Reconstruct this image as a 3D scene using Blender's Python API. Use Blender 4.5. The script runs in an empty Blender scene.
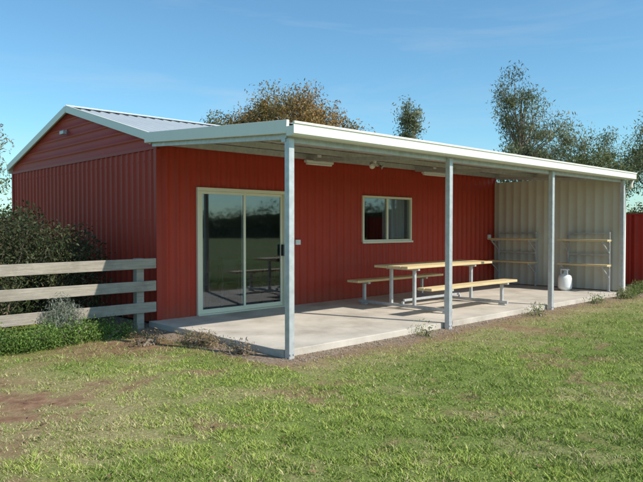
import bpy, math, random
import numpy as np
from mathutils import Vector, Matrix
random.seed(4); RNG=np.random.default_rng(4)
S=bpy.context.scene
COL=S.collection

# ---------------------------------------------------------------- materials
def nodes(m):
    m.use_nodes=True
    return m.node_tree, m.node_tree.nodes, m.node_tree.links
def pm(name,color,rough=.6,metal=0.,var=.12,scale=3.,bump=0.,bscale=60.,spec=.5,stretch=(1,1,1),dirt=None,dirt_amt=.5,dscale=1.2,splash=None):
    m=bpy.data.materials.new(name); t,n,l=nodes(m); b=n['Principled BSDF']
    tc=n.new('ShaderNodeTexCoord'); mp=n.new('ShaderNodeMapping'); mp.inputs['Scale'].default_value=stretch
    l.new(tc.outputs['Object'],mp.inputs['Vector'])
    no=n.new('ShaderNodeTexNoise'); no.inputs['Scale'].default_value=scale; no.inputs['Detail'].default_value=8; no.inputs['Roughness'].default_value=.65
    l.new(mp.outputs[0],no.inputs['Vector'])
    r=n.new('ShaderNodeValToRGB'); r.color_ramp.elements[0].position=.3; r.color_ramp.elements[1].position=.7
    c=np.array(color)
    r.color_ramp.elements[0].color=(*np.clip(c*(1-var),0,1),1); r.color_ramp.elements[1].color=(*np.clip(c*(1+var),0,1),1)
    l.new(no.outputs['Fac'],r.inputs['Fac']); out=r.outputs['Color']
    if dirt is not None:
        n2=n.new('ShaderNodeTexNoise'); n2.inputs['Scale'].default_value=dscale; n2.inputs['Detail'].default_value=9; n2.inputs['Roughness'].default_value=.7
        l.new(tc.outputs['Object'],n2.inputs['Vector'])
        mr=n.new('ShaderNodeMapRange'); mr.inputs['From Min'].default_value=.5; mr.inputs['From Max'].default_value=.72; mr.inputs['To Max'].default_value=dirt_amt
        l.new(n2.outputs['Fac'],mr.inputs['Value'])
        mx=n.new('ShaderNodeMix'); mx.data_type='RGBA'; l.new(mr.outputs[0],mx.inputs['Factor']); l.new(out,mx.inputs['A']); mx.inputs['B'].default_value=(*dirt,1); out=mx.outputs['Result']
    if splash is not None:   # dust splashed on the lowest 35 cm of cladding
        sx=n.new('ShaderNodeSeparateXYZ'); l.new(tc.outputs['Object'],sx.inputs[0])
        ad=n.new('ShaderNodeMath'); ad.operation='MULTIPLY_ADD'; l.new(no.outputs['Fac'],ad.inputs[0]); ad.inputs[1].default_value=.5; l.new(sx.outputs['Z'],ad.inputs[2])
        mr=n.new('ShaderNodeMapRange'); mr.inputs['From Min'].default_value=.62; mr.inputs['From Max'].default_value=.25; mr.inputs['To Max'].default_value=.45; l.new(ad.outputs[0],mr.inputs['Value'])
        mx=n.new('ShaderNodeMix'); mx.data_type='RGBA'; l.new(mr.outputs[0],mx.inputs['Factor']); l.new(out,mx.inputs['A']); mx.inputs['B'].default_value=(*splash,1); out=mx.outputs['Result']
    l.new(out,b.inputs['Base Color'])
    b.inputs['Roughness'].default_value=rough; b.inputs['Metallic'].default_value=metal; b.inputs['Specular IOR Level'].default_value=spec
    if bump>0:
        nb=n.new('ShaderNodeTexNoise'); nb.inputs['Scale'].default_value=bscale; nb.inputs['Detail'].default_value=6; l.new(mp.outputs[0],nb.inputs['Vector'])
        bp=n.new('ShaderNodeBump'); bp.inputs['Strength'].default_value=bump; bp.inputs['Distance'].default_value=.01; l.new(nb.outputs['Fac'],bp.inputs['Height']); l.new(bp.outputs[0],b.inputs['Normal'])
    return m
def leafmat(name,rough=.55,trans=.3):
    m=bpy.data.materials.new(name); t,n,l=nodes(m); b=n['Principled BSDF']; o=n['Material Output']
    a=n.new('ShaderNodeAttribute'); a.attribute_name='col'
    l.new(a.outputs['Color'],b.inputs['Base Color']); b.inputs['Roughness'].default_value=rough; b.inputs['Specular IOR Level'].default_value=.3
    if trans<=0: return m
    tr=n.new('ShaderNodeBsdfTranslucent'); l.new(a.outputs['Color'],tr.inputs['Color'])
    mx=n.new('ShaderNodeMixShader'); mx.inputs[0].default_value=trans
    l.new(b.outputs[0],mx.inputs[1]); l.new(tr.outputs[0],mx.inputs[2]); l.new(mx.outputs[0],o.inputs['Surface'])
    return m

M_red=pm('red_steel',(.44,.045,.022),.55,var=.07,scale=2,bump=.05,bscale=8,spec=.3,dirt=(.36,.08,.045),dirt_amt=.3,dscale=.8,splash=(.31,.11,.065))
M_redtrim=pm('red_trim',(.38,.040,.022),.5,var=.06,spec=.3)
M_roof=pm('zinc_roof_sheet',(.60,.63,.64),.42,.3,var=.07,scale=1.5)
M_soffit=pm('roof_underside_sheet',(.48,.47,.44),.55,.1,var=.06,scale=1.5)
M_white=pm('cream_trim',(.82,.79,.70),.45,var=.03,dirt=(.6,.55,.45),dirt_amt=.25,dscale=3)
M_frame=pm('cream_aluminium',(.78,.72,.54),.4,var=.03)
M_beige=pm('light_grey_steel',(.60,.57,.48),.5,var=.05,scale=2,dirt=(.48,.43,.34),dirt_amt=.3,dscale=1.5)
M_galv=pm('galvanised_steel',(.52,.53,.53),.45,.3,var=.16,scale=14)
M_conc=pm('concrete',(.56,.50,.425),.85,var=.18,scale=1.6,bump=.25,bscale=90,dirt=(.30,.25,.19),dirt_amt=.7,dscale=1.1)
M_pine=pm('treated_pine',(.66,.50,.27),.6,var=.18,scale=6,stretch=(.5,8,8),bump=.15,bscale=30)
M_wood=pm('weathered_timber',(.37,.32,.26),.85,var=.28,scale=5,stretch=(.5,6,9),bump=.5,bscale=25,dirt=(.18,.15,.11),dirt_amt=.6,dscale=2.5)
M_bark=pm('bark',(.26,.21,.16),.9,var=.3,scale=6,bump=.5,bscale=20)
M_dark=pm('dark_plastic',(.03,.03,.03),.5)
M_wht=pm('white_paint',(.80,.80,.78),.35,var=.03)
M_curtain=pm('curtain',(.50,.48,.42),.9,var=.12,scale=3,stretch=(12,1,.2))
M_leaf=leafmat('foliage'); M_grass=leafmat('grass_blade',.65,0)
def glass():
    m=bpy.data.materials.new('window_glass'); t,n,l=nodes(m); b=n['Principled BSDF']; o=n['Material Output']
    tc=n.new('ShaderNodeTexCoord'); no=n.new('ShaderNodeTexNoise'); no.inputs['Scale'].default_value=1.1; l.new(tc.outputs['Object'],no.inputs['Vector'])
    bp=n.new('ShaderNodeBump'); bp.inputs['Strength'].default_value=.06; bp.inputs['Distance'].default_value=.02; l.new(no.outputs['Fac'],bp.inputs['Height'])
    g=n.new('ShaderNodeBsdfGlossy'); g.inputs['Roughness'].default_value=.03; l.new(bp.outputs[0],g.inputs['Normal']); g.inputs['Color'].default_value=(.85,.92,1,1)
    tr=n.new('ShaderNodeBsdfTransparent'); tr.inputs['Color'].default_value=(.74,.78,.82,1)
    mx=n.new('ShaderNodeMixShader'); mx.inputs[0].default_value=.085
    l.new(tr.outputs[0],mx.inputs[1]); l.new(g.outputs[0],mx.inputs[2]); l.new(mx.outputs[0],o.inputs['Surface'])
    return m
M_glass=glass()
M_room=pm('room_interior',(.62,.60,.56),.8)
M_chair=pm('chair_wood',(.10,.07,.05),.6)

# ---------------------------------------------------------------- mesh helpers
def mesh_np(name,V,F,mat,col=None,smooth=False,parent=None):
    V=np.asarray(V,dtype=np.float32); F=np.asarray(F,dtype=np.int32)
    me=bpy.data.meshes.new(name); me.vertices.add(len(V)); me.vertices.foreach_set('co',V.ravel())
    k=F.shape[1]; me.loops.add(F.size); me.polygons.add(len(F))
    me.loops.foreach_set('vertex_index',F.ravel()); me.polygons.foreach_set('loop_start',np.arange(0,F.size,k,dtype=np.int32))
    me.update(calc_edges=True)
    if col is not None:
        a=me.color_attributes.new('col','FLOAT_COLOR','POINT'); c=np.ones((len(V),4),dtype=np.float32); c[:,:3]=col; a.data.foreach_set('color',c.ravel())
    if smooth: me.polygons.foreach_set('use_smooth',np.ones(len(F),dtype=bool))
    me.materials.append(mat); o=bpy.data.objects.new(name,me); COL.objects.link(o)
    if parent: attach(o,parent)
    return o
def attach(o,p):
    o.parent=p; o.matrix_parent_inverse=Matrix.Translation(-Vector(p.location))
def empty(name,loc):
    e=bpy.data.objects.new(name,None); e.location=loc; e.empty_display_size=.3; COL.objects.link(e); return e
class B:
    """accumulates geometry, several parts to one mesh"""
    def __init__(s): s.V=[]; s.F=[]
    def add(s,V,F):
        o=len(s.V); s.V+= [tuple(v) for v in V]; s.F+=[tuple(i+o for i in f) for f in F]
    def box(s,x0,x1,y0,y1,z0,z1):
        V=[(x,y,z) for x in(x0,x1) for y in(y0,y1) for z in(z0,z1)]
        s.add(V,[(0,1,3,2),(4,6,7,5),(0,4,5,1),(2,3,7,6),(0,2,6,4),(1,5,7,3)]); return s
    def beam(s,p0,p1,w,h,up=(0,0,1)):
        p0=Vector(p0);p1=Vector(p1); d=(p1-p0).normalized(); sd=d.cross(Vector(up)).normalized(); u=sd.cross(d)
        V=[p+sd*a*w/2+u*b*h/2 for p in(p0,p1) for a in(-1,1) for b in(-1,1)]
        s.add(V,[(0,1,3,2),(4,6,7,5),(0,4,5,1),(2,3,7,6),(0,2,6,4),(1,5,7,3)]); return s
    def tube(s,pts,rad,n=8,cap=True):
        pts=[Vector(p) for p in pts]; V=[];F=[]
        for i,p in enumerate(pts):
            d=(pts[min(i+1,len(pts)-1)]-pts[max(i-1,0)]).normalized()
            a=d.orthogonal().normalized() if abs(d.z)<.9 else d.cross(Vector((0,1,0))).normalized()
            b=d.cross(a)
            for j in range(n):
                t=2*math.pi*j/n; V.append(p+(a*math.cos(t)+b*math.sin(t))*rad[i])
        for i in range(len(pts)-1):
            for j in range(n):
                F.append((i*n+j,i*n+(j+1)%n,(i+1)*n+(j+1)%n,(i+1)*n+j))
        if cap: F.append(tuple(range(n))[::-1]); F.append(tuple((len(pts)-1)*n+j for j in range(n)))
        s.add(V,F); return s
    def lathe(s,c,prof,n=20):
        s.tube([(c[0],c[1],c[2]+z) for r,z in prof],[max(r,.001) for r,z in prof],n); return s
    def extr(s,prof,x0,x1):
        k=len(prof); V=[(x0,a,b) for a,b in prof]+[(x1,a,b) for a,b in prof]
        F=[(i,(i+1)%k,k+(i+1)%k,k+i) for i in range(k)]+[tuple(range(k))[::-1],tuple(range(k,2*k))]
        s.add(V,F); return s
    def obj(s,name,mat,parent=None,bevel=0,smooth=False):
        me=bpy.data.meshes.new(name); me.from_pydata(s.V,[],s.F); me.update()
        import bmesh
        bm=bmesh.new(); bm.from_mesh(me); bmesh.ops.recalc_face_normals(bm,faces=bm.faces); bm.to_mesh(me); bm.free()
        if smooth:
            for p in me.polygons: p.use_smooth=True
        me.materials.append(mat); o=bpy.data.objects.new(name,me); COL.objects.link(o)
        if bevel: 
            md=o.modifiers.new('bevel','BEVEL'); md.width=bevel; md.segments=2; md.limit_method='ANGLE'
        if parent: attach(o,parent)
        return o
def ribbed(name,origin,A,Bv,N,a0,a1,s0,s1,mat,parent,pitch=.19,h=.022):
    """trapezoid ribbed sheet: profile runs along A (a0..a1), ribs run along Bv from s0(a) to s1(a), ribs stand out along N"""
    A=Vector(A);Bv=Vector(Bv);N=Vector(N);O=Vector(origin)
    pts=[]; i0=math.floor(a0/pitch)-1
    prof=[(0,0),(.62,0),(.72,1),(.90,1)]
    i=i0
    while i*pitch<a1+pitch:
        for f,hh in prof: pts.append(((i+f)*pitch,hh*h))
        i+=1
    def hh(a):
        for (p,q),(r,t) in zip(pts,pts[1:]):
            if p<=a<=r: return q+(t-q)*(a-p)/(r-p)
        return 0
    P=[(a0,hh(a0))]+[p for p in pts if a0<p[0]<a1]+[(a1,hh(a1))]
    V=[];F=[]
    f0=s0 if callable(s0) else (lambda a:s0); f1=s1 if callable(s1) else (lambda a:s1)
    for a,q in P:
        V.append(O+A*a+Bv*f0(a)+N*q); V.append(O+A*a+Bv*f1(a)+N*q)
    for i in range(len(P)-1): F.append((2*i,2*i+2,2*i+3,2*i+1))
    return mesh_np(name,V,F,mat,parent=parent)
def screws(b,pts,n,r=.009):
    N=Vector(n)
    for p in pts:
        p=Vector(p); b.tube([p,p+N*.006],[r,r*.8],6)

# ---------------------------------------------------------------- numpy noise
def hsh(ix,iy,seed):
    v=np.sin(ix*127.1+iy*311.7+seed*74.7)*43758.5453
    return v-np.floor(v)
def vnoise(x,y,sc,seed=0,octv=3):
    out=0;amp=1;tot=0
    for o in range(octv):
        X=x*sc;Y=y*sc;ix=np.floor(X);iy=np.floor(Y);fx=X-ix;fy=Y-iy
        fx=fx*fx*(3-2*fx);fy=fy*fy*(3-2*fy)
        v=(hsh(ix,iy,seed+o)*(1-fx)+hsh(ix+1,iy,seed+o)*fx)*(1-fy)+(hsh(ix,iy+1,seed+o)*(1-fx)+hsh(ix+1,iy+1,seed+o)*fx)*fy
        out=out+v*amp;tot+=amp;amp*=.55;sc*=2.1
    return out/tot
def sst(a,b,x):
    t=np.clip((x-a)/(b-a),0,1); return t*t*(3-2*t)

# ================================================================ GROUND
SLX0,SLX1,SLY0=-.15,9.75,-3.12
def patches(x,y):
    """dry (straw), bare (soil), gravel"""
    xw=x+(vnoise(x,y,1.6,91,3)-.5)*.9; yw=y+(vnoise(x,y,1.6,95,3)-.5)*.9
    n1=vnoise(xw,yw,.9,1,4); n2=vnoise(xw,yw,3.3,9,4); n3=vnoise(x,y,.35,21,3)
    dry=sst(.50,.70,n1*.45+n2*.38+n3*.17)*.7
    d=np.sqrt(((xw+3.1)/1.3)**2+((yw+3.1)/1.9)**2)
    blob=sst(1.3,.45,d+(n2-.5)*1.1+(n1-.5)*.7)
    dry=np.clip(dry+blob*.7,0,1)
    bare=sst(.40,.78,blob*.62+(n2-.5)*1.2)
    e=sst(1.0,.1,np.maximum(-x-.1,0)/.95+(n1-.5)*1.2)*sst(-4.0,-3.0,y)*(x<.1)
    e2=sst(1.4,.4,np.abs(y+1.2)/.65+(n2-.5)*.8)*sst(-3.2,-1.2,x)*(x<.1)
    bare=np.maximum(bare,np.maximum(e,e2*.9))
    g=np.maximum(SLY0-y,0)
    inx=(x>-.5)*(x<12)*(y>-6)
    bare=np.maximum(bare,sst(.75,.12,g+(n1-.5)*.9+(n2-.5)*.6)*inx*.9)
    grav=sst(.42,.05,g+(n1-.5)*.5+(n2-.5)*.7)*inx*.6
    dry=np.clip(dry+sst(1.5,.3,g+(n2-.5)*1.2)*inx*.6,0,1)
    bare=np.maximum(bare,sst(.62,.75,vnoise(xw,yw,1.9,33,4))*.7)
    return dry,bare,grav
def axis(lo,hi,st,far):
    a=list(np.arange(lo,hi+1e-6,st)); q=[]; s=st;v=hi
    while v<far: s*=1.35; v+=s; q.append(v)
    p=[];s=st;v=lo
    while v>-far: s*=1.35; v-=s; p.append(v)
    return np.array(p[::-1]+a+q)
gx=axis(-9,14,.06,900); gy=axis(-9,2,.06,900)
GX,GY=np.meshgrid(gx,gy,indexing='ij'); x=GX.ravel();y=GY.ravel()
dry,bare,grav=patches(x,y)
def groundz(x,y):
    near=np.exp(-((x-1)/14)**2-((y+4)/10)**2)
    away=sst(0,.5,np.maximum.reduce([-x-.15,SLY0-y,x-9.9,y-7]))
    return (vnoise(x,y,.8,5,3)-.5)*.06*near*away + (vnoise(x,y,5,6,3)-.5)*.028*near*away
z=groundz(x,y)
nx,ny=len(gx),len(gy); ii=(np.arange(nx-1)[:,None]*ny+np.arange(ny-1)[None,:]).ravel()
F=np.stack([ii,ii+ny,ii+ny+1,ii+1],1)
def groundmat():
    m=bpy.data.materials.new('lawn_soil'); t,n,l=nodes(m); b=n['Principled BSDF']
    a=n.new('ShaderNodeAttribute'); a.attribute_name='col'; sp=n.new('ShaderNodeSeparateColor'); l.new(a.outputs['Color'],sp.inputs[0])
    tc=n.new('ShaderNodeTexCoord')
    def noise(s,d=8,r=.65):
        q=n.new('ShaderNodeTexNoise'); q.inputs['Scale'].default_value=s;q.inputs['Detail'].default_value=d;q.inputs['Roughness'].default_value=r; l.new(tc.outputs['Object'],q.inputs['Vector']); return q.outputs['Fac']
    def ramp(f,cs,p0=.3,p1=.7):
        r=n.new('ShaderNodeValToRGB'); e=r.color_ramp.elements; e[0].position=p0;e[1].position=p1;e[0].color=(*cs[0],1);e[1].color=(*cs[-1],1)
        if len(cs)==3: k=e.new((p0+p1)/2);k.color=(*cs[1],1)
        l.new(f,r.inputs[0]); return r.outputs[0]
    def mix(f,A,Bc):
        q=n.new('ShaderNodeMix');q.data_type='RGBA';l.new(f,q.inputs['Factor']);l.new(A,q.inputs['A']);l.new(Bc,q.inputs['B']);return q.outputs['Result']
    fine=noise(45); med=noise(9)
    green=ramp(fine,[(.09,.13,.03),(.17,.22,.05),(.28,.31,.10)])
    straw=ramp(fine,[(.19,.14,.07),(.34,.27,.14),(.50,.41,.23)])
    soil=ramp(med,[(.15,.08,.05),(.26,.15,.09),(.35,.235,.15)])
    v=n.new('ShaderNodeTexVoronoi'); v.inputs['Scale'].default_value=55; l.new(tc.outputs['Object'],v.inputs['Vector'])
    bw=n.new('ShaderNodeRGBToBW'); l.new(v.outputs['Color'],bw.inputs[0])
    gr=ramp(bw.outputs[0],[(.17,.14,.11),(.28,.24,.19),(.42,.36,.29)])
    c=mix(sp.outputs[0],green,straw); c=mix(sp.outputs[1],c,soil); c=mix(sp.outputs[2],c,gr)
    l.new(c,b.inputs['Base Color']); b.inputs['Roughness'].default_value=.95; b.inputs['Specular IOR Level'].default_value=.15
    bp=n.new('ShaderNodeBump'); bp.inputs['Strength'].default_value=.8; bp.inputs['Distance'].default_value=.02; l.new(fine,bp.inputs['Height']); l.new(bp.outputs[0],b.inputs['Normal'])
    return m
mesh_np('ground',np.stack([x,y,z],1),F,groundmat(),col=np.stack([dry,bare,grav],1),smooth=True)

def blades(xs,ys,hmin,hmax,w):
    dry,bare,grav=patches(xs,ys)
    clump=vnoise(xs,ys,9.,111,2)
    p=(1-.85*bare-.93*grav-.4*dry)*(.5+.9*sst(.3,.6,clump))
    p=np.where((xs>SLX0-.02)&(xs<SLX1+.02)&(ys>SLY0-.01)&(ys<6.6),0,p)
    k=RNG.random(len(xs))<p
    xs=xs[k];ys=ys[k];dry=dry[k];bare=bare[k];clump=clump[k];n=len(xs)
    h=(hmin+(hmax-hmin)*RNG.random(n)**1.6)*(.6+.9*sst(.3,.7,clump))*(1-.4*dry)
    tuft=sst(.68,.84,vnoise(xs,ys,5.,71,2)); h*=1+.5*tuft*(RNG.random(n)>.4)
    ln=h*(.5+1.2*RNG.random(n)); th=RNG.random(n)*2*math.pi; ph=RNG.random(n)*2*math.pi
    z=groundz(xs,ys)-.004
    ww=w*(.7+.6*RNG.random(n))
    V=np.empty((n,3,3),dtype=np.float32)
    V[:,0]=np.stack([xs-np.cos(th)*ww/2,ys-np.sin(th)*ww/2,z],1)
    V[:,1]=np.stack([xs+np.cos(th)*ww/2,ys+np.sin(th)*ww/2,z],1)
    V[:,2]=np.stack([xs+np.cos(ph)*ln,ys+np.sin(ph)*ln,z+h],1)
    g1=np.array([.23,.32,.045]);g2=np.array([.40,.45,.10]);g3=np.array([.60,.51,.27]);g4=np.array([.14,.22,.035])
    u=RNG.random(n)[:,None]; m=vnoise(xs,ys,1.3,60,4)[:,None]
    c=g1*(1-u)+g2*u; c=c*(1-sst(.42,.62,m)*.6)+g4*sst(.42,.62,m)*.6
    s=(RNG.random(n)<(.09+.6*dry+.3*bare))[:,None]
    c=np.where(s,g3*(.5+.6*RNG.random(n))[:,None],c)*(.75+.45*RNG.random(n))[:,None]
    return V.reshape(-1,3),np.repeat(c,3,0)
cx,cy=-4.79,-8.64
N1=560000
u=RNG.random(N1); dd=2.6*(19/2.6)**u; kk=(RNG.random(N1)*2-1)*.75
xs=cx+dd*(.688+.725*kk); ys=cy+dd*(.725-.688*kk)
xs2=RNG.uniform(-8,16,130000); ys2=RNG.uniform(-12,-.2,130000)
V1,C1=blades(np.concatenate([xs,xs2]),np.concatenate([ys,ys2]),.010,.034,.0075)
mesh_np('lawn_grass',V1,np.arange(len(V1)).reshape(-1,3),M_grass,col=C1)

def stones(name,n,fx,fy,s0,s1,mat,flat=.6):
    oct_=[(1,0,0),(0,1,0),(-1,0,0),(0,-1,0),(0,0,1),(0,0,-1)]
    ff=[(0,1,4),(1,2,4),(2,3,4),(3,0,4),(1,0,5),(2,1,5),(3,2,5),(0,3,5)]
    Vs=[];Fs=[]
    for i in range(n):
        X=fx();Y=fy();s=random.uniform(s0,s1);a=random.random()*6.28
        o=len(Vs)
        for q in oct_:
            px=q[0]*s*random.uniform(.7,1.3);py=q[1]*s*random.uniform(.7,1.3)
            Vs.append((X+px*math.cos(a)-py*math.sin(a),Y+px*math.sin(a)+py*math.cos(a),.004+s*.3+q[2]*s*flat))
        Fs+=[(f[0]+o,f[1]+o,f[2]+o) for f in ff]
    return mesh_np(name,Vs,Fs,mat)
M_stone=pm('gravel_stone',(.34,.28,.22),.9,var=.4,scale=25)
stones('gravel_strip',1500,lambda:random.uniform(-.3,11),lambda:SLY0-.02-abs(random.gauss(0,.26)),.005,.013,M_stone)
r_=np.random.default_rng(8); nL=1500
lx=r_.uniform(-6,9,nL); ly=r_.uniform(-7,-.4,nL); k=(lx<SLX0-.05)|(ly<SLY0-.05); lx=lx[k];ly=ly[k];nL=len(lx)
th=r_.random(nL)*6.283; ll=.012+.025*r_.random(nL); zz=groundz(lx,ly)+.012+.015*r_.random(nL)
ct,st=np.cos(th),np.sin(th)
V=np.stack([np.stack([lx-ct*ll,ly-st*ll,zz],1),np.stack([lx+st*ll*.3,ly-ct*ll*.3,zz+.006],1),np.stack([lx+ct*ll,ly+st*ll,zz+.004],1),np.stack([lx-st*ll*.3,ly+ct*ll*.3,zz+.002],1)],1).reshape(-1,3)
cc=np.array([.26,.15,.08])*(.5+1.1*r_.random(nL))[:,None]
mesh_np('fallen_leaves',V,np.arange(4*nL).reshape(-1,4),M_leaf,col=np.repeat(cc,4,0))

# ================================================================ SHED
L,W=9.45,6.4; RZ=3.68; EZ=2.82
shed=empty('red_shed',(L/2,W/2,0))
sl=(RZ-EZ)/(W/2)
dx0,dx1=.68,2.52; wx0,wx1=4.5,6.05
wz0,wz1=1.19,2.12; dz1=2.12; top=2.79
F0=(0,0,0)
def fw(n,a0,a1,s0,s1): ribbed(n,F0,(1,0,0),(0,0,1),(0,-1,0),a0,a1,s0,s1,M_red,shed)
fw('front_wall_1',0,dx0,.06,top); fw('front_wall_2',dx0,dx1,dz1,top); fw('front_wall_3',dx1,wx0,.06,top)
fw('front_wall_4',wx0,wx1,.06,wz0); fw('front_wall_5',wx0,wx1,wz1,top); fw('front_wall_6',wx1,L,.06,top)
for nm,X,nn in(('end_wall_left',0,-1),('end_wall_right',L,1)):
    ribbed(nm,(X,0,0),(0,1,0),(0,0,1),(nn,0,0),0,W,.03,2.68,M_red,shed)
    z0=2.70
    ribbed(nm+'_gable',(X+nn*.012,0,0),(0,0,1),(0,1,0),(nn,0,0),z0,RZ-.03,lambda a:max(.02,(a-EZ+.02)/sl+.0),lambda a:min(W-.02,W-(a-EZ+.02)/sl),M_red,shed,pitch=.16,h=.010)
    b=B(); b.box(X+nn*.022-.008,X+nn*.022+.012,-.03,W+.03,2.665,2.715); b.obj(nm+'_eave_flashing',M_redtrim,shed)
ribbed('back_wall',(0,W,0),(1,0,0),(0,0,1),(0,1,0),0,L,.03,top,M_red,shed)
b=B()
for (X,Y) in((-.006,-.006),(L+.006,-.006),(-.006,W+.006),(L+.006,W+.006)):
    sx=1 if X<1 else -1; sy=1 if Y<1 else -1
    xa,xb=sorted((X-sx*.024,X+sx*.06)); ya,yb=sorted((Y-sy*.024,Y+sy*.06))
    b.box(xa,xb,ya,yb,.03,2.664)
b.obj('corner_flashings',M_redtrim,shed,bevel=.004)
b=B()
for z in(.35,1.0,1.6,2.5):
    screws(b,[((i+.81)*.19,-.022,z) for i in range(int(L/.19)) if not((dx0-.05<(i+.81)*.19<dx1+.05 and z<2.2) or (wx0-.05<(i+.81)*.19<wx1+.05 and wz0-.05<z<wz1+.05))],(0,-1,0),.008)
    screws(b,[(-.022,(i+.81)*.19,z) for i in range(int(W/.19))],(-1,0,0),.008)
b.obj('cladding_screws',M_redtrim,shed)
def slope(name,y0,z0,y1,z1,x0,x1,mat,lift=0,h=.025,par=shed):
    v=Vector((0,y1-y0,z1-z0)); ln=v.length; v.normalize(); nrm=Vector((1,0,0)).cross(v); 
    if nrm.z<0: nrm=-nrm
    return ribbed(name,(0,y0,z0+lift),(1,0,0),v,nrm,x0,x1,0,ln,mat,par,h=h)
slope('roof_front_slope',W/2,RZ+.02,-.04,EZ+.03,-.06,L+.06,M_roof)
slope('roof_back_slope',W/2,RZ+.02,W+.10,EZ-.01,-.06,L+.06,M_roof)
b=B(); 
for s in(1,-1): b.beam((-.09,W/2+s*.085,RZ+.045),(L+.09,W/2+s*.085,RZ+.045),.19,.006,up=(0,s*sl,1))
b.obj('ridge_cap',M_roof,shed)
b=B()
for X in(-.085,L+.085):
    b.beam((X,W/2-.002,RZ+.0),(X,-.03,EZ+.0),.035,.13); b.beam((X,W/2+.002,RZ+.0),(X,W+.12,EZ-.02),.035,.13)
b.obj('barge_capping',M_white,shed,bevel=.004)
b=B().box(-.06,L+.06,W+.10,W+.22,EZ-.13,EZ-.01); b.obj('back_gutter',M_white,shed)
b=B().box(-.13,-.06,3.24,3.42,3.22,3.29).beam((-.06,3.33,3.27),(-.02,3.33,3.31),.03,.03); b.obj('gable_floodlight',M_galv,shed,bevel=.01)

b=B(); b.box(.1,L-.1,.12,4.5,.05,.07); b.obj('room_floor',M_conc,shed)
b=B(); b.box(.1,L-.1,4.5,4.55,.05,2.7).box(.1,.14,.12,4.5,.08,2.7).box(.1,L-.1,.05,.1,2.2,2.7).box(.1,L-.1,.1,4.5,2.70,2.74)
b.obj('room_walls',M_room,shed)
b=B()
b.box(1.9,3.6,1.2,2.0,.78,.82)
for X in(1.98,3.5):
    for Y in(1.28,1.9): b.box(X,X+.04,Y,Y+.04,.07,.78)
for cxx,cyy in((1.1,.75),(1.75,.8),(2.6,.8)):
    b.box(cxx-.2,cxx+.2,cyy-.2,cyy+.2,.50,.53).box(cxx-.2,cxx+.2,cyy-.22,cyy-.2,.72,.92)
    for X in(-.19,.16):
        for Y in(-.22,.17): b.box(cxx+X,cxx+X+.03,cyy+Y,cyy+Y+.03,.07,.50 if Y>0 else .95)
b.obj('room_table_and_chairs',M_chair,shed)

# ---- sliding door
door=empty('sliding_glass_door',((dx0+dx1)/2,0,.08)); 
b=B(); fy0,fy1=-.045,.06
b.box(dx0,dx0+.055,fy0,fy1,.10,dz1-.055).box(dx1-.055,dx1,fy0,fy1,.10,dz1-.055).box(dx0,dx1,fy0,fy1,dz1-.055,dz1+.0).box(dx0,dx1,fy0-.02,fy1,.082,.10)
b.obj('outer_frame',M_frame,door,bevel=.004)
mid=(dx0+dx1)/2
def leafpanel(nm,x0,x1,y):
    b=B(); t=.045; z0,z1=.102,dz1-.057
    b.box(x0,x0+t,y-.015,y+.015,z0,z1).box(x1-t,x1,y-.015,y+.015,z0,z1).box(x0+t,x1-t,y-.014,y+.014,z1-t,z1).box(x0+t,x1-t,y-.014,y+.014,z0,z0+.07)
    b.obj(nm+'_sash',M_frame,door,bevel=.003)
    B().box(x0+t,x1-t,y-.003,y+.003,z0+.07,z1-t).obj(nm+'_glass',M_glass,door)
leafpanel('fixed',dx0+.056,mid+.03,-.015); leafpanel('sliding',mid-.02,dx1-.056,.022)
B().box(dx1-.098,dx1-.07,-.06,-.0,.98,1.18).obj('handle',M_dark,door,bevel=.005)
cv=[];cf=[]
x0c,x1c=dx0+.06,dx0+.24
for i in range(61):
    X=x0c+i*(x1c-x0c)/60; Y=.16+.025*math.sin(i*.9)+.01*math.sin(i*2.3)
    cv+=[(X,Y,.12),(X,Y,2.1)]
for i in range(60): cf.append((2*i,2*i+2,2*i+3,2*i+1))
mesh_np('curtain',cv,cf,M_curtain,smooth=True,parent=door)
# ---- window
win=empty('sliding_window',((wx0+wx1)/2,0,wz0))
b=B(); t=.045
b.box(wx0,wx0+t,-.05,.05,wz0,wz1).box(wx1-t,wx1,-.05,.05,wz0,wz1).box(wx0+t,wx1-t,-.05,.05,wz1-t,wz1).box(wx0+t,wx1-t,-.05,.05,wz0,wz0+t).box(wx0-.02,wx1+.02,-.075,-.05,wz0-.03,wz0+.012)
wm=(wx0+wx1)/2; b.box(wm-.03,wm+.025,-.03,.03,wz0+t,wz1-t)
b.obj('frame',M_frame,win,bevel=.004)
B().box(wx0+t,wx1-t,-.004,.004,wz0+t,wz1-t).obj('glass',M_glass,win)
cv=[];cf=[]
for i in range(41):
    X=wm+.0+i*(wx1-.06-wm)/40; Y=.12+.02*math.sin(i*1.1); cv+=[(X,Y,wz0+.05),(X,Y,wz1)]
for i in range(40): cf.append((2*i,2*i+2,2*i+3,2*i+1))
mesh_np('curtain',cv,cf,M_curtain,smooth=True,parent=win)

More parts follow.
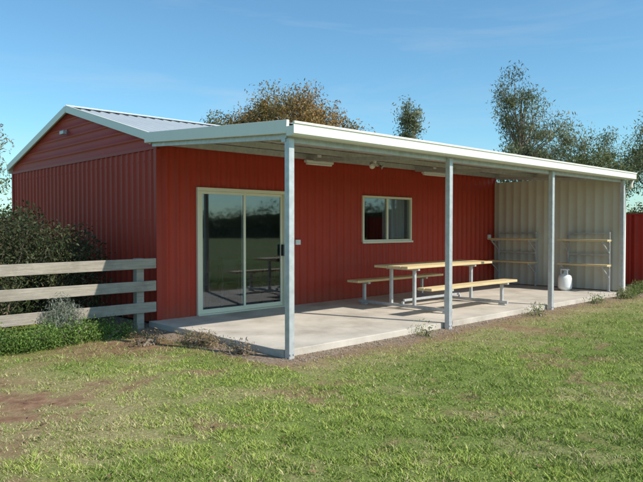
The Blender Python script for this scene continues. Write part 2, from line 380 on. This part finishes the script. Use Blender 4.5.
# ================================================================ VERANDA
ver=empty('veranda_canopy',(L/2,-1.6,0))
PX=[-.12,2.94,6.08,9.28]; VX0,VX1=-.20,9.48
PY=-3.15; CZ0=2.84; CZ1=2.64; yF=-3.27
slope('veranda_roof_sheet',-.03,CZ0+.01,yF,CZ1,VX0+.02,VX1,M_roof,lift=.002,par=ver)
slope('veranda_ceiling_sheet',-.03,CZ0-.004,yF+.03,CZ1-.012,VX0+.03,VX1-.02,M_soffit,par=ver,h=.02)
def zc(y): return CZ0+(CZ1-CZ0)*(y/yF)
g=[(yF+.01,CZ1-.035),(yF+.01,CZ1-.14),(yF-.09,CZ1-.14),(yF-.115,CZ1-.12),(yF-.115,CZ1-.02),(yF-.128,CZ1-.012),(yF-.128,CZ1+.012),(yF-.10,CZ1+.012),(yF-.10,CZ1-.035)]
B().extr(g,VX0-.02,VX1+.04).obj('front_gutter',M_white,ver)
b=B()
b.beam((VX0,-.03,CZ0-.03),(VX0,yF+.01,CZ1-.035),.04,.15); b.beam((VX1+.02,-.03,CZ0-.03),(VX1+.02,yF+.01,CZ1-.035),.04,.15)
b.box(VX0-.021,-.103,-.052,-.03,CZ0-.11,CZ0+.03)
b.obj('side_barge',M_white,ver,bevel=.004)
b=B()
b.box(VX0+.03,VX1-.03,PY-.03,PY+.04,zc(PY)-.20,zc(PY)-.035)
for yy in(-2.15,-1.1): b.box(VX0+.035,VX1-.035,yy-.03,yy+.03,zc(yy)-.10,zc(yy)-.022)
b.box(VX0+.035,VX1-.035,-.12,-.065,zc(-.1)-.12,zc(-.1)-.022)
b.obj('beams',M_galv,ver)
b=B()
for X in PX: b.beam((X,-.13,zc(0)-.135),(X,PY+.05,zc(PY)-.135),.055,.06)
b.obj('rafters',M_galv,ver)
b=B()
for X in PX:
    b.box(X-.04,X+.04,PY-.045-.04,PY-.045+.04,-.02,zc(PY)-.16)
b.obj('posts',M_galv,ver,bevel=.006)
b=B()
for X in PX:
    b.box(X-.055,X+.055,PY-.053,PY-.032,zc(PY)-.159,zc(PY)-.05)
    for q in(-.025,.025):
        b.tube([(X+q,PY-.085,.05),(X+q,PY-.094,.05)],[.012,.012],6); b.tube([(X+q,PY-.053,zc(PY)-.10),(X+q,PY-.062,zc(PY)-.10)],[.012,.012],6)
b.obj('brackets',M_galv,ver)
b=B(); XD=VX1-.02
b.tube([(XD,yF-.05,CZ1-.13),(XD+.01,yF-.03,CZ1-.28),(XD+.06,PY+.02,CZ1-.42),(XD+.06,PY+.02,.10),(XD+.08,PY-.1,.03)],[.045]*5,12); b.obj('downpipe',M_white,ver,smooth=True)
ribbed('end_screen_inner',(L-.06,0,0),(0,-1,0),(0,0,1),(-1,0,0),.03,-PY-.06,.10,2.60,M_beige,ver,pitch=.20,h=.010)
ribbed('end_screen_outer',(L-.02,0,0),(0,-1,0),(0,0,1),(1,0,0),.0,-PY-.06,.05,2.60,M_red,ver)
B().box(L-.08,L+.01,PY+.0,PY+.06,.085,2.44).obj('end_screen_trim',M_beige,ver,bevel=.004)
for x0,x1 in((2.75,3.42),(6.12,6.95)):
    e=empty('ceiling_batten_light',((x0+x1)/2,-.25,2.66))
    B().box(x0,x1,-.32,-.24,2.635,2.68).obj('housing',M_wht,e,bevel=.01)
    B().box(x0+.03,x1-.03,-.31,-.25,2.60,2.634).obj('diffuser',M_wht,e,bevel=.012)
    B().box((x0+x1)/2-.05,(x0+x1)/2+.05,-.29,-.27,2.68,2.79).obj('bracket',M_wht,e)
e=empty('twin_spotlight',(4.2,-.6,2.6))
b=B().lathe((4.2,-.6,2.70),[(.05,0),(.05,.08)],14)
for s in(-1,1): b.tube([(4.2+s*.02,-.6,2.70),(4.2+s*.09,-.63,2.67),(4.2+s*.15,-.7,2.62)],[.02,.045,.055],12)
b.obj('lamp_heads',M_wht,e,smooth=True)
e=empty('power_outlet',(2.76,0,1.15)); B().box(2.73,2.84,-.055,-.022,1.17,1.26).box(2.755,2.775,-.06,-.055,1.2,1.23).box(2.795,2.815,-.06,-.055,1.2,1.23).obj('outlet_box',M_wht,e,bevel=.006)
e=empty('wall_switch_box',(9.1,0,1.25)); B().box(9.08,9.17,-.07,-.022,1.18,1.30).box(9.11,9.14,-.076,-.07,1.22,1.26).obj('switch_box',M_wht,e,bevel=.006)

slab=empty('concrete_patio_slab',(L/2,-1.5,0))
b=B()
js=[SLX0,3.15,6.30,SLX1]
for a,c in zip(js,js[1:]):
    b.box(a+(.004 if a>0 else 0),c-(.004 if c<9 else 0),SLY0,-.0,-.15,.082)
b.obj('slab_panels',M_conc,slab,bevel=.008)
B().box(SLX0+.02,SLX1-.02,SLY0+.02,-.02,-.14,.074).obj('joint_filler',M_dark,slab)

# ================================================================ PICNIC TABLE
pt=empty('picnic_table',(4.7,-1.68,.08)); G=.082
b=B(); tx0,tx1=3.42,6.0
def planks(b,y0,y1,n,z0,th,x0,x1):
    w=(y1-y0)/n
    for i in range(n): 
        j=random.uniform(-.008,.008); b.box(x0+j,x1+j,y0+i*w+.004,y0+(i+1)*w-.004,z0,z0+th)
planks(b,-2.05,-1.30,5,G+.71,.042,tx0,tx1); b.obj('table_top',M_pine,pt,bevel=.005)
b=B(); planks(b,-2.72,-2.44,2,G+.41,.042,tx0-.25,tx1-.25); b.obj('bench_seat_front',M_pine,pt,bevel=.005)
b=B(); planks(b,-.92,-.64,2,G+.41,.042,tx0+.02,tx1); b.obj('bench_seat_rear',M_pine,pt,bevel=.005)
b=B()
for X in(3.75,5.45):
    b.box(X-.025,X+.025,-2.70,-.66,G+.03,G+.08)
    for Y in(-1.93,-1.42): b.box(X-.025,X+.025,Y-.025,Y+.025,G+.08,G+.67)
    b.box(X-.025,X+.025,-2.03,-1.32,G+.67,G+.709)
    for Y in(-2.58,-.78):
        b.box(X-.025,X+.025,Y-.025,Y+.025,G+.08,G+.375); b.box(X-.026,X+.026,Y-.13,Y+.13,G+.375,G+.409)
        b.box(X-.04,X+.04,Y-.05,Y+.05,G,G+.03)
b.box(3.775,5.425,-1.70,-1.66,G+.12,G+.16)
b.box(3.73,3.77,-1.70,-1.66,G+.08,G+.12).box(5.43,5.47,-1.70,-1.66,G+.08,G+.12)
b.obj('steel_frame',M_galv,pt,bevel=.004)
b=B()
for X in(3.75,5.45):
    for i in range(5): b.lathe((X,-1.975+i*.15,G+.752),[(.011,0),(.011,.003),(.006,.005)],8)
    for Y in(-2.65,-2.51,-.85,-.71): b.lathe((X,Y,G+.452),[(.011,0),(.011,.003),(.006,.005)],8)
b.obj('bolts',M_galv,pt)

# ================================================================ SHELF FRAMES on end wall
def shelf(y0,y1):
    e=empty('steel_shelf_bench',(9.2,(y0+y1)/2,.08)); b=B(); q=-.06
    for Y in(y0+.10,y1-.10):
        b.box(9.33+q,9.37+q,Y-.02,Y+.02,G,1.38); b.box(9.00+q,9.33+q,Y-.02,Y+.02,1.14,1.175); b.box(9.00+q,9.33+q,Y-.02,Y+.02,.60,.635)
        b.beam((9.34+q,Y,.92),(9.03+q,Y,1.13),.025,.025); b.beam((9.34+q,Y,.38),(9.03+q,Y,.595),.025,.025)
        b.box(9.28+q,9.36+q,Y-.04,Y+.04,G-.0,G+.008)
    b.box(9.335+q,9.365+q,y0+.12,y1-.12,.86,.89); b.box(9.335+q,9.365+q,y0+.12,y1-.12,1.33,1.36)
    b.obj('frame',M_galv,e,bevel=.003)
    b=B()
    for z in(1.177,.637): b.box(9.00+q,9.14+q,y0,y1,z,z+.04).box(9.15+q,9.29+q,y0+.01,y1-.01,z,z+.04)
    b.obj('boards',M_pine,e,bevel=.004)
shelf(-1.30,-.12); shelf(-3.02,-1.9)
bx_,by_=8.80,-2.16
e=empty('gas_bottle',(bx_,by_,G))
B().lathe((bx_,by_,G),[(.10,0),(.10,.02),(.145,.05),(.15,.10),(.15,.27),(.13,.33),(.07,.37),(.03,.385),(.025,.43),(.0,.44)],22).obj('tank',M_wht,e,smooth=True)
b=B()
for j in range(3):
    a=j*2.09; b.beam((bx_+.085*math.cos(a),by_+.085*math.sin(a),G+.34),(bx_+.085*math.cos(a),by_+.085*math.sin(a),G+.46),.03,.012,up=(math.cos(a),math.sin(a),0))
b.tube([(bx_+.09*math.cos(q/16*6.283),by_+.09*math.sin(q/16*6.283),G+.465) for q in range(17)],[.01]*17,6)
b.obj('collar',M_wht,e)

# ================================================================ TIMBER FENCE
fe=empty('timber_rail_fence',(-3.5,-.05,0)); b=B()
for zc_,hh in((.945,.15),(.63,.15),(.31,.15)):
    xs_=[-.09,-2.8,-5.5,-8.2]
    for a,c in zip(xs_,xs_[1:]):
        dz=random.uniform(-.01,.01); b.beam((a-.004,-.115,zc_+dz),(c+.004,-.115,zc_+random.uniform(-.01,.01)),.038,hh)
b.obj('rails',M_wood,fe,bevel=.006)
b=B()
for X in(-.33,-2.8,-5.5,-8.15): b.box(X-.06,X+.06,-.094,.02,-.1,1.03)
b.obj('posts',M_wood,fe,bevel=.008)
rf=empty('red_steel_fence',(12.4,2,0))
ribbed('panels',(12.4,0,0),(0,1,0),(0,0,1),(-1,0,0),-7,22,.04,1.80,M_red,rf,pitch=.19,h=.03)
b=B().box(12.36,12.44,-7,22,1.80,1.84).box(12.38,12.43,-7,22,.0,.06)
for Y in np.arange(-7,22.1,2.4): b.box(12.355,12.445,Y-.03,Y+.03,0,1.799)
b.obj('rails_posts',M_redtrim,rf)

# ================================================================ VEGETATION
def leaves(centers,n,spread,size,aspect,cols,seed,droop=.3,flat=1.):
    r=np.random.default_rng(seed); C=np.asarray(centers); k=r.integers(0,len(C),n)
    off=r.normal(size=(n,3)); 
    rr=np.linalg.norm(off,axis=1,keepdims=True); off=off/rr*np.minimum(rr,2.3)
    sp=np.asarray(spread)[k][:,None] if np.ndim(spread) else spread
    off=off*sp*np.array([1,1,flat]); P=C[k]+off
    d=r.normal(size=(n,3)); d[:,2]-=droop; d/=np.linalg.norm(d,axis=1,keepdims=True)
    s=np.cross(d,r.normal(size=(n,3))); s/=np.linalg.norm(s,axis=1,keepdims=True)
    L_=size*(.6+.8*r.random(n))[:,None]; w=L_*aspect
    V=np.stack([P-d*L_/2,P+s*w/2,P+d*L_/2,P-s*w/2],1).reshape(-1,3)
    cols=np.asarray(cols); ck=r.integers(0,len(cols),len(C)); c0=cols[ck][k]; c1=cols[r.integers(0,len(cols),n)]
    cb=(.75+.5*r.random(len(C)))[k][:,None]
    c=(c0*.65+c1*.35)*cb*(.7+.6*r.random(n))[:,None]
    return V,np.arange(4*n).reshape(-1,4),np.repeat(c,4,0)
def tree(name,base,H,trunk_h,crown,nclump,nleaf,size,cols,seed,aspect=.3,spread=.35,tr=.14,droop=.5,lean=0):
    r=random.Random(seed); e=empty(name,base); bx,by,bz=base; C=[]
    w=[c[3]*c[4]*c[5] for c in crown]
    while len(C)<nclump:
        c=r.choices(crown,w)[0]
        v=Vector((r.gauss(0,1),r.gauss(0,1),r.gauss(0,1))).normalized()*(r.uniform(.25,1.0)**.5)
        C.append((bx+c[0]+v.x*c[3]*r.uniform(.75,1.15),by+c[1]+v.y*c[4]*r.uniform(.75,1.15),c[2]+v.z*c[5]*r.uniform(.8,1.15)))
    b=B(); T=Vector((bx+lean,by,trunk_h)); 
    topp=Vector((bx+lean*1.5,by,H*.82))
    tp=[Vector((bx,by,-.1)),Vector((bx+lean*.4+r.uniform(-.1,.1),by+r.uniform(-.1,.1),trunk_h*.5)),T,(T+topp)/2+Vector((r.uniform(-.2,.2),r.uniform(-.2,.2),0)),topp]
    b.tube(tp,[tr*1.25,tr,tr*.8,tr*.5,tr*.15],8)
    for c in C:
        c=Vector(c); f=min(.9,max(.0,(c.z-trunk_h)/(H*.82-trunk_h)*.7)) if H*.82>trunk_h else 0
        s=T.lerp(topp,f*r.uniform(.5,1)); m=s.lerp(c,.5)+Vector((r.uniform(-.2,.2),r.uniform(-.2,.2),r.uniform(-.1,.3)))
        b.tube([s,m,c],[tr*.28,tr*.16,tr*.05],5,cap=False)
    b.obj('trunk_and_limbs',M_bark,e,smooth=True)
    sp=[spread*r.uniform(.5,1.4) for _ in C]
    V,F_,c=leaves(C,nleaf,sp,size,aspect,cols,seed,droop)
    mesh_np('foliage',V,F_,M_leaf,col=c,parent=e)
GUM=[(.18,.20,.10),(.25,.26,.14),(.14,.165,.085),(.30,.29,.17),(.11,.13,.065)]
ORG=[(.36,.21,.07),(.30,.19,.07),(.23,.18,.065),(.17,.15,.06),(.42,.26,.10)]
GRN=[(.11,.14,.045),(.15,.175,.06),(.19,.20,.08),(.09,.115,.04)]
tree('rusty_wattle_tree',(13.6,12.9,0),7.5,2.0,[(0,0,5.9,1.9,1.9,1.5),(1.3,-1.2,5.4,1.5,1.4,1.3),(-1.2,1.4,5.3,1.5,1.5,1.3)],170,46000,.13,ORG,11,aspect=.32,spread=.30)
tree('rusty_wattle_tree',(12.1,15.8,0),6.8,2.0,[(0,0,5.5,1.0,1.0,.9),(.9,-.9,5.3,1.0,1.0,.9)],50,14000,.13,ORG[1:4]+GRN[:2],12,spread=.28)
tree('slender_gum_tree',(20.5,11.45,0),7.5,3,[(0,0,6.4,.6,.6,1.2),(.2,.2,5.6,.8,.8,.6)],30,5500,.14,GUM,13,spread=.24,tr=.09)
tree('gum_tree',(19.9,5.1,0),8.6,2.5,[(-.5,.5,7.5,.6,.6,.75),(-.3,0,6.2,.95,.95,.9),(.5,-.5,5.4,1.3,1.3,.9),(.2,0,3.9,1.8,1.6,1.1)],64,17000,.15,GUM,14,aspect=.22,spread=.25,tr=.17,droop=1.1)
tree('wattle_tree',(25.0,4.6,0),6.9,1.8,[(0,0,5.0,1.6,1.6,1.3),(1.2,-1.2,4.6,1.3,1.3,1.6),(-1.2,1.2,4.0,1.5,1.5,1.3)],55,13000,.15,GUM+GRN[:2],15,aspect=.22,spread=.27,droop=.9)
tree('wattle_tree',(24.5,1.4,0),6.9,1.5,[(0,0,4.7,1.3,1.3,1.6),(.4,-1.5,3.6,1.6,1.6,1.6)],52,12500,.15,GUM+GRN[:2],16,aspect=.24,spread=.27,droop=.9)
tree('wattle_tree',(22.5,3.2,0),5.2,1.2,[(0,0,3.4,1.9,1.9,1.4)],60,12000,.14,GRN+GUM[:2],17,spread=.30)
tree('gum_tree',(2.3,17.6,0),5.6,1.6,[(0,0,3.9,1.1,1.1,1.4),(-.9,.3,3.1,1.2,1.2,1.3)],50,9000,.14,GUM+[(.28,.17,.12)],18,spread=.27)

def bush(name,base,ell,nclump,nleaf,size,cols,seed,aspect=.4,spread=.16,droop=-.2):
    r=random.Random(seed); e=empty(name,base); C=[]; b=B()
    w=[c[3]*c[4]*c[5] for c in ell]
    for i in range(nclump):
        c=r.choices(ell,w)[0]; v=Vector((r.gauss(0,1),r.gauss(0,1),r.gauss(0,1))).normalized()*(r.uniform(.1,1)**.45)
        p=(c[0]+v.x*c[3],c[1]+v.y*c[4],max(.06,c[2]+v.z*c[5])); C.append(p)
        q=Vector((c[0]+r.uniform(-.1,.1),c[1]+r.uniform(-.1,.1),0)); b.tube([q,(q+Vector(p))/2+Vector((0,0,.05)),p],[.02,.012,.004],4,cap=False)
    b.obj('stems',M_bark,e); V,F_,c=leaves(C,nleaf,spread,size,aspect,cols,seed,droop); V[:,2]=np.maximum(V[:,2],.005)
    mesh_np('leaves',V,F_,M_leaf,col=c,parent=e)
DK=[(.04,.065,.025),(.06,.085,.03),(.085,.10,.04),(.035,.05,.02),(.09,.07,.035)]
bush('garden_shrub',(-1.3,1.6,0),[(-.9,1.5,.72,.72,.9,.70),(-1.9,1.3,.82,.8,.8,.8),(-1.0,2.8,.9,.7,1.0,.8),(-2.8,1.2,.75,.8,.8,.7)],190,44000,.055,DK,31)
bush('garden_shrub',(-3.5,3,0),[(-3.6,2.4,.8,1.1,1.1,.85),(-4.8,1.8,.7,1.,1.,.7),(-2.4,3.6,.95,1,1,.9)],130,26000,.065,DK+GRN[:1],32)
bush('lavender_bush',(-1.55,-.35,0),[(-1.55,-.33,.26,.20,.16,.24)],40,5000,.05,[(.26,.28,.22),(.32,.33,.27),(.18,.21,.14)],33,aspect=.15,spread=.07,droop=-1.2)
bush('groundcover_hedge',(-2.4,-.6,0),[(-.95,-.45,.07,.30,.20,.10),(-1.5,-.50,.09,.45,.27,.13),(-2.1,-.55,.10,.45,.30,.15),(-2.8,-.6,.11,.5,.33,.16),(-3.6,-.6,.12,.6,.35,.17),(-4.6,-.6,.12,.7,.4,.17)],330,60000,.03,[(.12,.20,.035),(.17,.27,.05),(.21,.30,.08),(.08,.14,.03)],34,aspect=.45,spread=.07,droop=-.6)
bush('dry_weed_clump',(-.4,-1.95,0),[(-.42,-1.75,.03,.18,.35,.05),(-.4,-2.6,.02,.12,.3,.03),(-.9,-1.3,.02,.3,.15,.03)],50,2600,.045,[(.30,.19,.10),(.38,.27,.16),(.24,.15,.09),(.2,.22,.08)],35,aspect=.2,spread=.06,droop=-.5)
bush('weed_tuft',(7.5,-3.4,0),[(7.6,-3.35,.05,.2,.1,.06),(9.0,-3.4,.06,.35,.15,.08),(5.2,-3.4,.03,.2,.1,.04),(2.2,-3.35,.02,.15,.1,.04),(10.3,-3.2,.07,.4,.2,.12)],70,6000,.05,[(.15,.22,.05),(.2,.27,.08),(.3,.3,.13)],36,aspect=.2,spread=.07,droop=-1)

r=random.Random(77); C=[]; V0=[];F0_=[]
AN=np.linspace(0,2*math.pi,1200)
HT=2.2+4.0*vnoise(AN*12,AN*0+2.,1.,3,4)
for i,a in enumerate(AN):
    R=86+10*math.sin(a*3); 
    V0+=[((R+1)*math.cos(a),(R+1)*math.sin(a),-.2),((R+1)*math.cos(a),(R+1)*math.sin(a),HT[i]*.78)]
    for k in range(4):
        q=r.uniform(-1.5,1); C.append(((R+q)*math.cos(a),(R+q)*math.sin(a),r.uniform(.1,1)*HT[i]))
for i in range(len(AN)-1): F0_.append((2*i,2*i+2,2*i+3,2*i+1))
V,F_,c=leaves(C,120000,.55,.40,.5,GRN+GUM[:2],78,0.)
V[:,2]=np.maximum(V[:,2],.0)
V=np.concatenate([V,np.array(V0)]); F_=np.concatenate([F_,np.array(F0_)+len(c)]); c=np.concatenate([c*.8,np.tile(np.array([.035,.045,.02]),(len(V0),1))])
mesh_np('distant_trees',V,F_,M_leaf,col=c)

# ================================================================ LIGHT, SKY, CAMERA
el=math.radians(42); sv=Vector((.34,-.94,0)).normalized()
sd=Vector((sv.x*math.cos(el),sv.y*math.cos(el),math.sin(el)))
sun=bpy.data.lights.new('sun','SUN'); sun.energy=5.0; sun.angle=math.radians(.5); sun.color=(1,.94,.84)
so=bpy.data.objects.new('sun',sun); so.rotation_euler=sd.to_track_quat('Z','Y').to_euler(); so.location=(0,0,20); COL.objects.link(so)
w=bpy.data.worlds.new('World'); S.world=w; w.use_nodes=True; n=w.node_tree.nodes; l=w.node_tree.links
sk=n.new('ShaderNodeTexSky'); sk.sky_type='NISHITA'; sk.sun_disc=False; sk.sun_elevation=el; sk.sun_rotation=math.atan2(sv.x,sv.y); sk.air_density=1.; sk.dust_density=.5; sk.ozone_density=1.2
mm=n.new('ShaderNodeMix'); mm.data_type='RGBA'; mm.blend_type='MULTIPLY'; mm.inputs['Factor'].default_value=1; l.new(sk.outputs[0],mm.inputs['A']); mm.inputs['B'].default_value=(.76,1.16,1.26,1)
tc=n.new('ShaderNodeTexCoord'); mp=n.new('ShaderNodeMapping'); mp.inputs['Scale'].default_value=(1.2,1.2,8); mp.inputs['Rotation'].default_value=(.06,.03,0); mp.inputs['Location'].default_value=(.35,1.9,.4); l.new(tc.outputs['Generated'],mp.inputs['Vector'])
no=n.new('ShaderNodeTexNoise'); no.inputs['Scale'].default_value=1.6; no.inputs['Detail'].default_value=9; no.inputs['Roughness'].default_value=.6; no.inputs['Distortion'].default_value=.6; l.new(mp.outputs[0],no.inputs['Vector'])
mr=n.new('ShaderNodeMapRange'); mr.inputs['From Min'].default_value=.50; mr.inputs['From Max'].default_value=.85; mr.inputs['To Max'].default_value=.35; l.new(no.outputs['Fac'],mr.inputs['Value'])
m2=n.new('ShaderNodeMix'); m2.data_type='RGBA'; l.new(mr.outputs[0],m2.inputs['Factor']); l.new(mm.outputs['Result'],m2.inputs['A']); m2.inputs['B'].default_value=(5.0,5.6,6.0,1)
bg=n['Background']; bg.inputs['Strength'].default_value=.135; l.new(m2.outputs['Result'],bg.inputs['Color'])
cam=bpy.data.cameras.new('camera'); cam.sensor_width=36; cam.lens=36*635/643; cam.clip_end=3000
co=bpy.data.objects.new('camera',cam); co.location=(-4.79,-8.64,1.49); COL.objects.link(co)
pitch=math.atan(14/635); fwd=Vector((.688*math.cos(pitch),.725*math.cos(pitch),-math.sin(pitch)))
co.rotation_euler=fwd.to_track_quat('-Z','Y').to_euler(); S.camera=co
S.view_settings.view_transform='Standard'; S.view_settings.look='None'; S.view_settings.exposure=0
